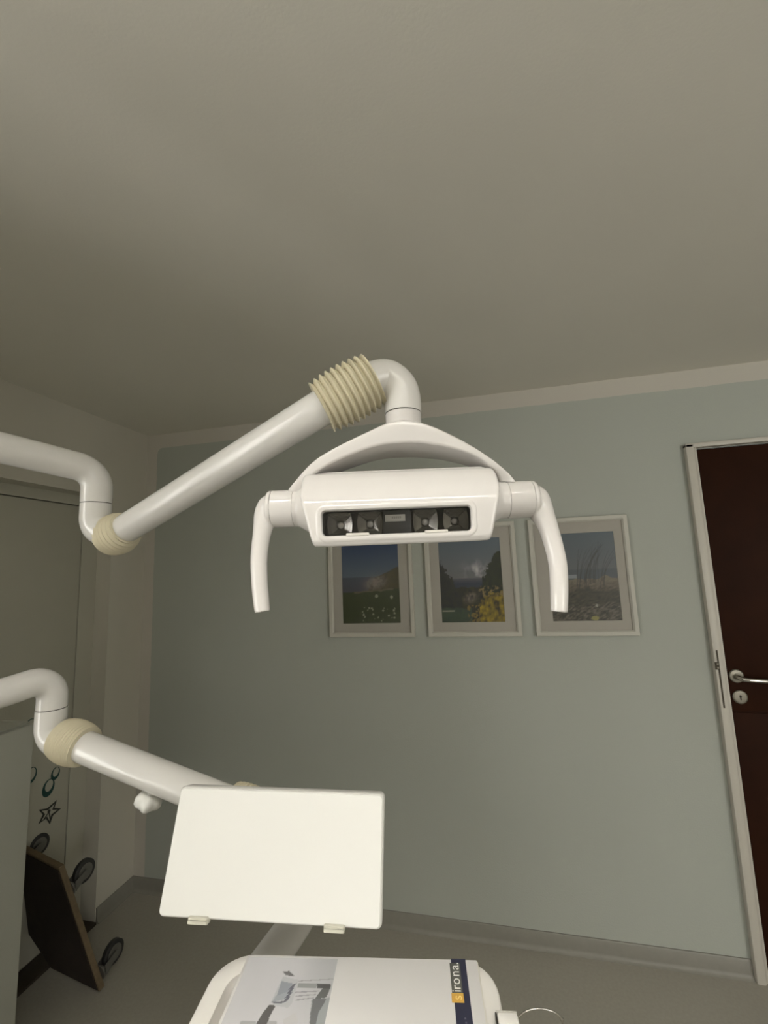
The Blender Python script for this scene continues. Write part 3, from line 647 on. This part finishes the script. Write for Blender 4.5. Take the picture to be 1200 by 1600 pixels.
# ------------------------------------------------------------------ film viewer
VC = [lev(CAM + Vector(p)) for p in ((-0.458, 0.603, -0.304), (-0.162, 0.649, -0.316), (-0.160, 0.606, -0.459), (-0.456, 0.560, -0.447))]
vc = sum(VC, Vector()) / 4; vx = (VC[1] - VC[0]).normalized(); vy = (VC[0] - VC[3]); vy = (vy - vx * vy.dot(vx)).normalized(); vn = vx.cross(vy)    # vn towards the viewer
VW, VH = 0.301, 0.150
view = bpy.data.objects.new('film_viewer', None); col.objects.link(view); view.empty_display_size = 0.05
view.matrix_world = Matrix.Translation(unl(vc)) @ Matrix.Rotation(YAW, 4, 'Z') @ Matrix(((vx.x, vy.x, vn.x, 0), (vx.y, vy.y, vn.y, 0), (vx.z, vy.z, vn.z, 0), (0, 0, 0, 1)))
tag(view, 'blank white rectangular film viewer panel mounted above the tray', 'viewer')
def slab(name, w, h, r, zs, m, parent, cx=0, cy=0):
    bm = bmesh.new(); loops(bm, [[(cx + a, cy + b, z) for a, b in rrect(w - 2 * d, h - 2 * d, max(0.001, r - d))] for z, d in zs])
    return from_bm(name, bm, m, parent, 40)
slab('housing', VW, VH, 0.0075, [(-0.026, 0.004), (-0.024, 0.001), (-0.002, 0.0), (0.0, 0.0012)], 'tube_white', view)
slab('opal_panel', VW - 0.004, VH - 0.004, 0.006, [(-0.001, 0.0), (0.0018, 0.0), (0.003, 0.0012)], 'viewer_white', view)
for px, py, w in ((312, 1436, 32), (523, 1450, 34)):
    nW = (LX * vn.x + LY * vn.y + Vector((0, 0, vn.z))); q = view.matrix_world.inverted() @ on_plane(px, py, unl(vc), nW)
    c = slab('film_clip', 0.0275, 0.0085, 0.0015, [(-0.004, 0.0005), (0.005, 0.0), (0.0075, 0.001)], 'clip_clear', view, q.x, -VH / 2 + 0.0005)
    slab('clip_ridge', 0.0255, 0.0022, 0.0008, [(0.006, 0.0), (0.0088, 0.0004)], 'clip_clear', c, q.x, -VH / 2 + 0.0015)
slab('mount_bracket', 0.09, 0.05, 0.008, [(-0.085, 0.012), (-0.035, 0.008), (-0.025, 0.0)], 'tube_white', view, 0.02, 0.0)

# ------------------------------------------------------------------ tray, brochure and small things
TZ = 1.087 - 1.607
tl0 = lev(on_z(349, 1487, 1.087)); tr0 = lev(on_z(770, 1497, 1.087)); tx = (tr0 - tl0).normalized(); tyv = Vector((-tx.y, tx.x, 0))
TW, TD = (tr0 - tl0).length, 0.285
trot = YAW + math.atan2(tx.y, tx.x)
tc = tl0 + tx * (TW / 2) - tyv * (TD / 2)
tray = thing('instrument_tray', unl(Vector((tc.x, tc.y, TZ - 0.024))), 'white plastic tray with raised rim carrying the brochure', 'tray', trot)
bm = bmesh.new(); rings = []
for d, z, r in ((0.012, 0.0, 0.034), (0.003, 0.004, 0.043), (0.0, 0.010, 0.046), (0.0, 0.019, 0.046), (0.0015, 0.022, 0.045), (0.004, 0.024, 0.043), (0.0235, 0.024, 0.030), (0.0255, 0.0232, 0.0285), (0.0285, 0.007, 0.026), (0.031, 0.0038, 0.024), (0.036, 0.003, 0.020)):
    rings.append([(a, b, z) for a, b in rrect(TW - 2 * d, TD - 2 * d, r, 8)])
loops(bm, rings); from_bm('tray_body', bm, 'tray_white', tray, 50)
# steel wire holder at the right-hand side of the tray
tinv = (Matrix.Translation(tray.location) @ Matrix.Rotation(trot, 4, 'Z')).inverted()
TP = on_z(842, 1590, 1.087 - 0.010); tq = tinv @ TP
bm = bmesh.new(); pts = []
nW_ = Vector((_f.x, _f.y, _f.z))
for k in range(33):
    a = math.radians(-20 + 220 * k / 32); p = on_plane(843 + 36 * math.cos(a), 1600 - 24 * math.sin(a), TP, nW_); pts.append(tinv @ p)
pts += [Vector((TW / 2 - 0.002, pts[-1].y - 0.006, 0.014))]
add_tube(bm, pts, 0.0011, 8); from_bm('wire_loop', bm, 'steel', tray, 50)
for px, py in ((808, 1591), (878, 1593)):
    p = tinv @ on_plane(px, py, TP, nW_); lathe('wire_bead', [(-0.002, 0.001), (-0.0014, 0.0021), (0, 0.0025), (0.0014, 0.0021), (0.002, 0.001)], p, (0, 0, 1), 'steel', tray, None, 12)
# clip resting on the tray rim
cp = on_z(789, 1605, 1.087); clip = thing('steel_clip', cp, 'small grey clip with dark end lying on the tray rim', 'clip', trot)
box('clip_body', (-0.008, -0.014, 0.0), (0.016, 0.008, 0.009), 'tray_white', clip, 0.003)
box('clip_end', (-0.0095, -0.014, 0.0005), (-0.0078, 0.0075, 0.0085), 'seam_dark', clip, 0.0005)
box('clip_band', (-0.0085, 0.0078, 0.001), (0.0155, 0.0092, 0.0088), 'label_grey', clip, 0.0005)

# brochure
bz = 1.087 + 0.0005; BT = 0.0055
q0 = lev(on_z(388, 1492, bz + BT)); q1 = lev(on_z(735, 1500, bz + BT)); bx = (q1 - q0).normalized(); by = Vector((-bx.y, bx.x, 0)); BW = (q1 - q0).length; BD = 0.212
brot = YAW + math.atan2(bx.y, bx.x)
bro = thing('brochure', unl(Vector((q0.x, q0.y, bz - 1.607))), 'white dental brochure with dark logo strip and chair photo, lying on tray', 'brochure', brot)
bmat = Matrix.Translation(bro.location) @ Matrix.Rotation(brot, 4, 'Z'); binv = bmat.inverted()
def bp(px, py): return binv @ on_z(px, py, bz + BT)
box('page_block', (0.001, -BD, 0.0), (BW + 0.0095, -0.0008, BT - 0.0009), 'paper_edge', bro, 0.0006)
box('cover', (0.0, -BD, BT - 0.0009), (BW + 0.008, 0.0, BT), 'paper_white', bro, 0.0003)
# cover photo: a dental treatment unit in greys
polys = []
def poly(pts, c): polys.append(([bp(340 + x / 5.4545, 1480 + y / 5.4545) for x, y in pts], c))
poly([(560, 250), (690, 280), (640, 470), (600, 520), (500, 500), (455, 470), (520, 330)], (0.50, 0.51, 0.53))
poly([(545, 290), (640, 310), (600, 400), (500, 430)], (0.30, 0.32, 0.36))
poly([(490, 420), (600, 380), (590, 440), (470, 470)], (0.36, 0.38, 0.42))
poly([(555, 210), (610, 205), (660, 250), (585, 242)], (0.16, 0.155, 0.16))
for k in range(4): poly([(640 - 16 * k, 320 + 36 * k), (672 - 16 * k, 308 + 36 * k), (640 - 16 * k, 352 + 36 * k), (600 - 16 * k, 366 + 36 * k)], (0.13, 0.13, 0.16))
poly([(460, 468), (560, 462), (600, 440), (596, 456), (560, 478), (480, 480)], (0.15, 0.15, 0.18))
poly([(690, 308), (850, 308), (840, 352), (680, 346)], (0.30, 0.31, 0.31))
poly([(690, 286), (1000, 268), (1000, 276), (690, 294)], (0.34, 0.34, 0.35))
for k in range(3): poly([(664, 380 + 34 * k), (860 - 20 * k, 372 + 28 * k), (858 - 20 * k, 381 + 28 * k), (660, 391 + 34 * k)], (0.33, 0.33, 0.35))
poly([(850, 310), (965, 312), (960, 355), (845, 352)], (0.085, 0.085, 0.085))
poly([(895, 352), (960, 352), (925, 430), (820, 450)], (0.13, 0.135, 0.13))
poly([(800, 450), (960, 430), (985, 470), (960, 700), (780, 700)], (0.33, 0.35, 0.36))
poly([(815, 440), (930, 440), (860, 560), (830, 700), (780, 700), (790, 560)], (0.16, 0.165, 0.17))
poly([(440, 490), (495, 500), (440, 600), (410, 700), (300, 700), (380, 570)], (0.105, 0.10, 0.10))
poly([(195, 632), (330, 632), (310, 700), (180, 700)], (0.40, 0.40, 0.42)); poly([(430, 632), (500, 632), (520, 700), (400, 700)], (0.42, 0.42, 0.44))
poly([(560, 620), (660, 560), (690, 640), (640, 700), (560, 700)], (0.56, 0.55, 0.56))
def inside(p, pts):
    c = False; j = len(pts) - 1
    for i in range(len(pts)):
        if (pts[i].y > p[1]) != (pts[j].y > p[1]) and p[0] < (pts[j].x - pts[i].x) * (p[1] - pts[i].y) / (pts[j].y - pts[i].y) + pts[i].x: c = not c
        j = i
    return c
PW_, PD_ = bp(528, 1498).x, 0.205
def cover_photo(u, v):
    x, y = 0.0035 + u * (PW_ - 0.0035), -0.0035 - (1 - v) * PD_
    c = lerp((0.60, 0.595, 0.62), (0.44, 0.445, 0.46), sst(0.45, 1.0, u) * sst(0.35, 1.0, v) + 0.1 * fbm(u, v, 4))
    for pts_, pc_ in polys:
        if inside((x, y), pts_): c = pc_
    return c
nu, nv = 150, 200; vs = []; cols = []
for j in range(nv + 1):
    for i in range(nu + 1):
        u, v = i / nu, j / nv; vs.append((0.0035 + u * (PW_ - 0.0035), -0.0035 - (1 - v) * PD_, BT + 0.0002)); cols.extend([*cover_photo(u, v), 1.0])
fs = [(j * (nu + 1) + i, j * (nu + 1) + i + 1, (j + 1) * (nu + 1) + i + 1, (j + 1) * (nu + 1) + i) for j in range(nv) for i in range(nu)]
me = bpy.data.meshes.new('cover_photo'); me.from_pydata(vs, [], fs); at_ = me.color_attributes.new('print', 'FLOAT_COLOR', 'POINT'); at_.data.foreach_set('color', cols)
o = link('cover_photo', me, 'brochure_print', bro); o['label'] = 'grey photo of a dental treatment unit'
def flat(name, x0, x1, y0, y1, z, m, parent=bro): return box(name, (x0, y0, z), (x1, y1, z + 0.0002), m, parent)
sx0, sx1 = bp(704.3, 1498).x, bp(727, 1500).x
flat('navy_strip', sx0, sx1, -BD + 0.004, bp(715, 1498.5).y, BT + 0.0001, 'strip_navy')
g0, g1 = bp(702.4, 1505.5), bp(718.2, 1505.5); ob = bp(709.5, 1552.5); oc = bp(714, 1567.5)
gx0, gx1 = g0.x, g1.x
flat('logo_plate', gx0, gx1, ob.y, g0.y, BT + 0.0004, 'logo_grey')
flat('logo_square', gx0 - 0.0008, gx1 + 0.0005, oc.y, ob.y, BT + 0.0005, 'logo_orange')
def letter(ch, cx, cy, h, m):
    cu = bpy.data.curves.new('letter', 'FONT'); cu.body = ch; cu.size = 1.0; cu.extrude = 0.0
    t = bpy.data.objects.new('t', cu); col.objects.link(t); dg = bpy.context.evaluated_depsgraph_get(); me = bpy.data.meshes.new_from_object(t.evaluated_get(dg)); bpy.data.objects.remove(t)
    xs = [v.co.x for v in me.vertices]; ys = [v.co.y for v in me.vertices]
    mx, sx = (min(xs) + max(xs)) / 2, 1.0
    M = Matrix.Translation((cx, cy, BT + 0.0009)) @ Matrix.Rotation(math.radians(90), 4, 'Z') @ Matrix.Scale(h, 4) @ Matrix.Translation((-mx, 0, 0))
    me.transform(M); o = link('logo_letter', me, m, bro); return o
H_ = (gx1 - gx0); base = gx1 - 0.16 * H_; size = H_ * 0.80 / 0.55 * 0.86
letter('s', base + 0.0003, (ob.y + oc.y) / 2, size, 'logo_letter_s')
for ch, (px, py) in (('i', (711.5, 1549.5)), ('r', (713.5, 1543)), ('o', (714, 1534.5)), ('n', (712.5, 1522.5)), ('a', (711, 1512.5)), ('.', (714, 1506.5))):
    letter(ch, base, bp(px, py).y, size, 'logo_letter')
for px, py in ((727, 1592), (728.5, 1599)):
    p = bp(px, py); flat('strip_dot', p.x - 0.001, p.x + 0.001, p.y - 0.001, p.y + 0.001, BT + 0.0004, 'logo_dots')

# ------------------------------------------------------------------ cabinet at the left edge
ce = ray(56, 1140); XF = -1.41; s = XF / ce.x; CYF = CAM.y + ce.y * s; CZT = on_x(50, 1131, XF).z
cab = thing('white_cabinet', ((XL + XF) / 2, CYF - 0.45, 0), 'plain off-white chest-high cabinet cut off by the left picture edge', 'cabinet'); cbl = Vector(cab.location)
box('cabinet_body', (XL + 0.002, CYF - 0.90, 0.08), (XF - 0.02, CYF, CZT - 0.004), 'cabinet_white', cab, 0.004, cbl)
box('cabinet_top', (XL + 0.002, CYF - 0.905, CZT - 0.004), (XF - 0.021, CYF, CZT), 'cabinet_white', cab, 0.006, cbl)
for k in range(2):
    y0 = CYF - 0.90 + 0.45 * k; dr = box('cabinet_door', (XF - 0.0195, y0 + 0.002, 0.085), (XF, y0 + 0.448, CZT), 'cabinet_white', cab, 0.008, cbl)
    hy = CYF - 0.45 + (0.04 if k else -0.04) 
    tube('door_handle', [p - cbl for p in fillet([(XF - 0.001, hy, 0.75), (XF + 0.03, hy, 0.75), (XF + 0.03, hy, 0.87), (XF - 0.001, hy, 0.87)], 0.01, 6)], 0.005, 'steel', dr, None, 12)
box('plinth', (XL + 0.002, CYF - 0.88, 0.0), (XF - 0.06, CYF - 0.02, 0.08), 'threshold_dark', cab, 0, cbl)

# ------------------------------------------------------------------ dolly board standing on edge in the door recess
BRp = on_z(156, 1550, 0.004); TRp = on_x(92, 1357, -1.755); WLp = on_x(82, 1513, -1.855); WLp.z = max(WLp.z, 0.004)
e = TRp - BRp; b_ = WLp - BRp; dn = b_.cross(e).normalized()
if dn.y < 0: dn = -dn
dol = thing('furniture_dolly', (BRp.x, BRp.y, 0), 'brown carpeted furniture dolly with casters leaning in the door recess', 'dolly'); dlo = Vector(dol.location)
pp = [on_plane(px, py, BRp, dn) for px, py in ((30, 1325), (92, 1357), (156, 1550), (82, 1514), (30, 1456))]
pp = [Vector((max(p.x, REC + 0.006), p.y, max(p.z, 0.003))) for p in pp]
bm = bmesh.new(); loops(bm, [pp, [p + dn * 0.022 for p in pp]]); bmesh.ops.bevel(bm, geom=bm.edges[:], offset=0.002, segments=1, affect='EDGES'); from_bm('board', bm, 'board_wood', dol, None, dlo)
bm = bmesh.new(); cen = sum(pp, Vector()) / len(pp); ins = [cen + (p - cen) * 0.965 for p in pp]
loops(bm, [[p - dn * 0.004 for p in ins], [p + dn * 0.001 for p in ins]]); from_bm('carpet_cover', bm, 'carpet_brown', dol, None, dlo)
eu = e.normalized(); bu = (b_ - eu * b_.dot(eu)).normalized()
def caster(c, swing):
    base = c + dn * 0.022; off = (eu * math.sin(swing) + bu * math.cos(swing)) * 0.022; ax = dn.cross(off).normalized()
    pl_ = lathe('caster_plate', [(0, 0.028), (0.004, 0.028), (0.007, 0.018), (0.014, 0.017)], base, dn, 'caster_steel', dol, dlo, 20)
    wc = base + dn * 0.062 + off
    bm = bmesh.new()
    for s_ in (-1, 1):
        o1 = base + dn * 0.012 + ax * (0.018 * s_); 
        loops(bm, [[o1 + off.normalized() * a + dn * d + ax * (t * s_) for a, d in ((-0.016, 0), (0.022, 0), (0.034, 0.05), (0.022, 0.062), (0.010, 0.05))] for t in (0.0, 0.003)])
    from_bm('caster_fork', bm, 'caster_steel', dol, None, dlo)
    wh = lathe('caster_wheel', [(-0.011, 0.030), (-0.011, 0.038), (-0.008, 0.044), (0.008, 0.044), (0.011, 0.038), (0.011, 0.030)], wc, ax, 'tyre_black', dol, dlo, 28)
    lathe('wheel_hub', [(-0.0125, 0.006), (-0.0125, 0.010), (-0.0118, 0.030), (0.0118, 0.030), (0.0125, 0.010), (0.0125, 0.006)], wc, ax, 'caster_steel', wh, dlo, 24)
for (px, py), sw in (((100, 1396), 1.9), ((147, 1529), 1.9), ((27, 1352), 1.9)):
    caster(on_plane(px, py, BRp, dn), sw)
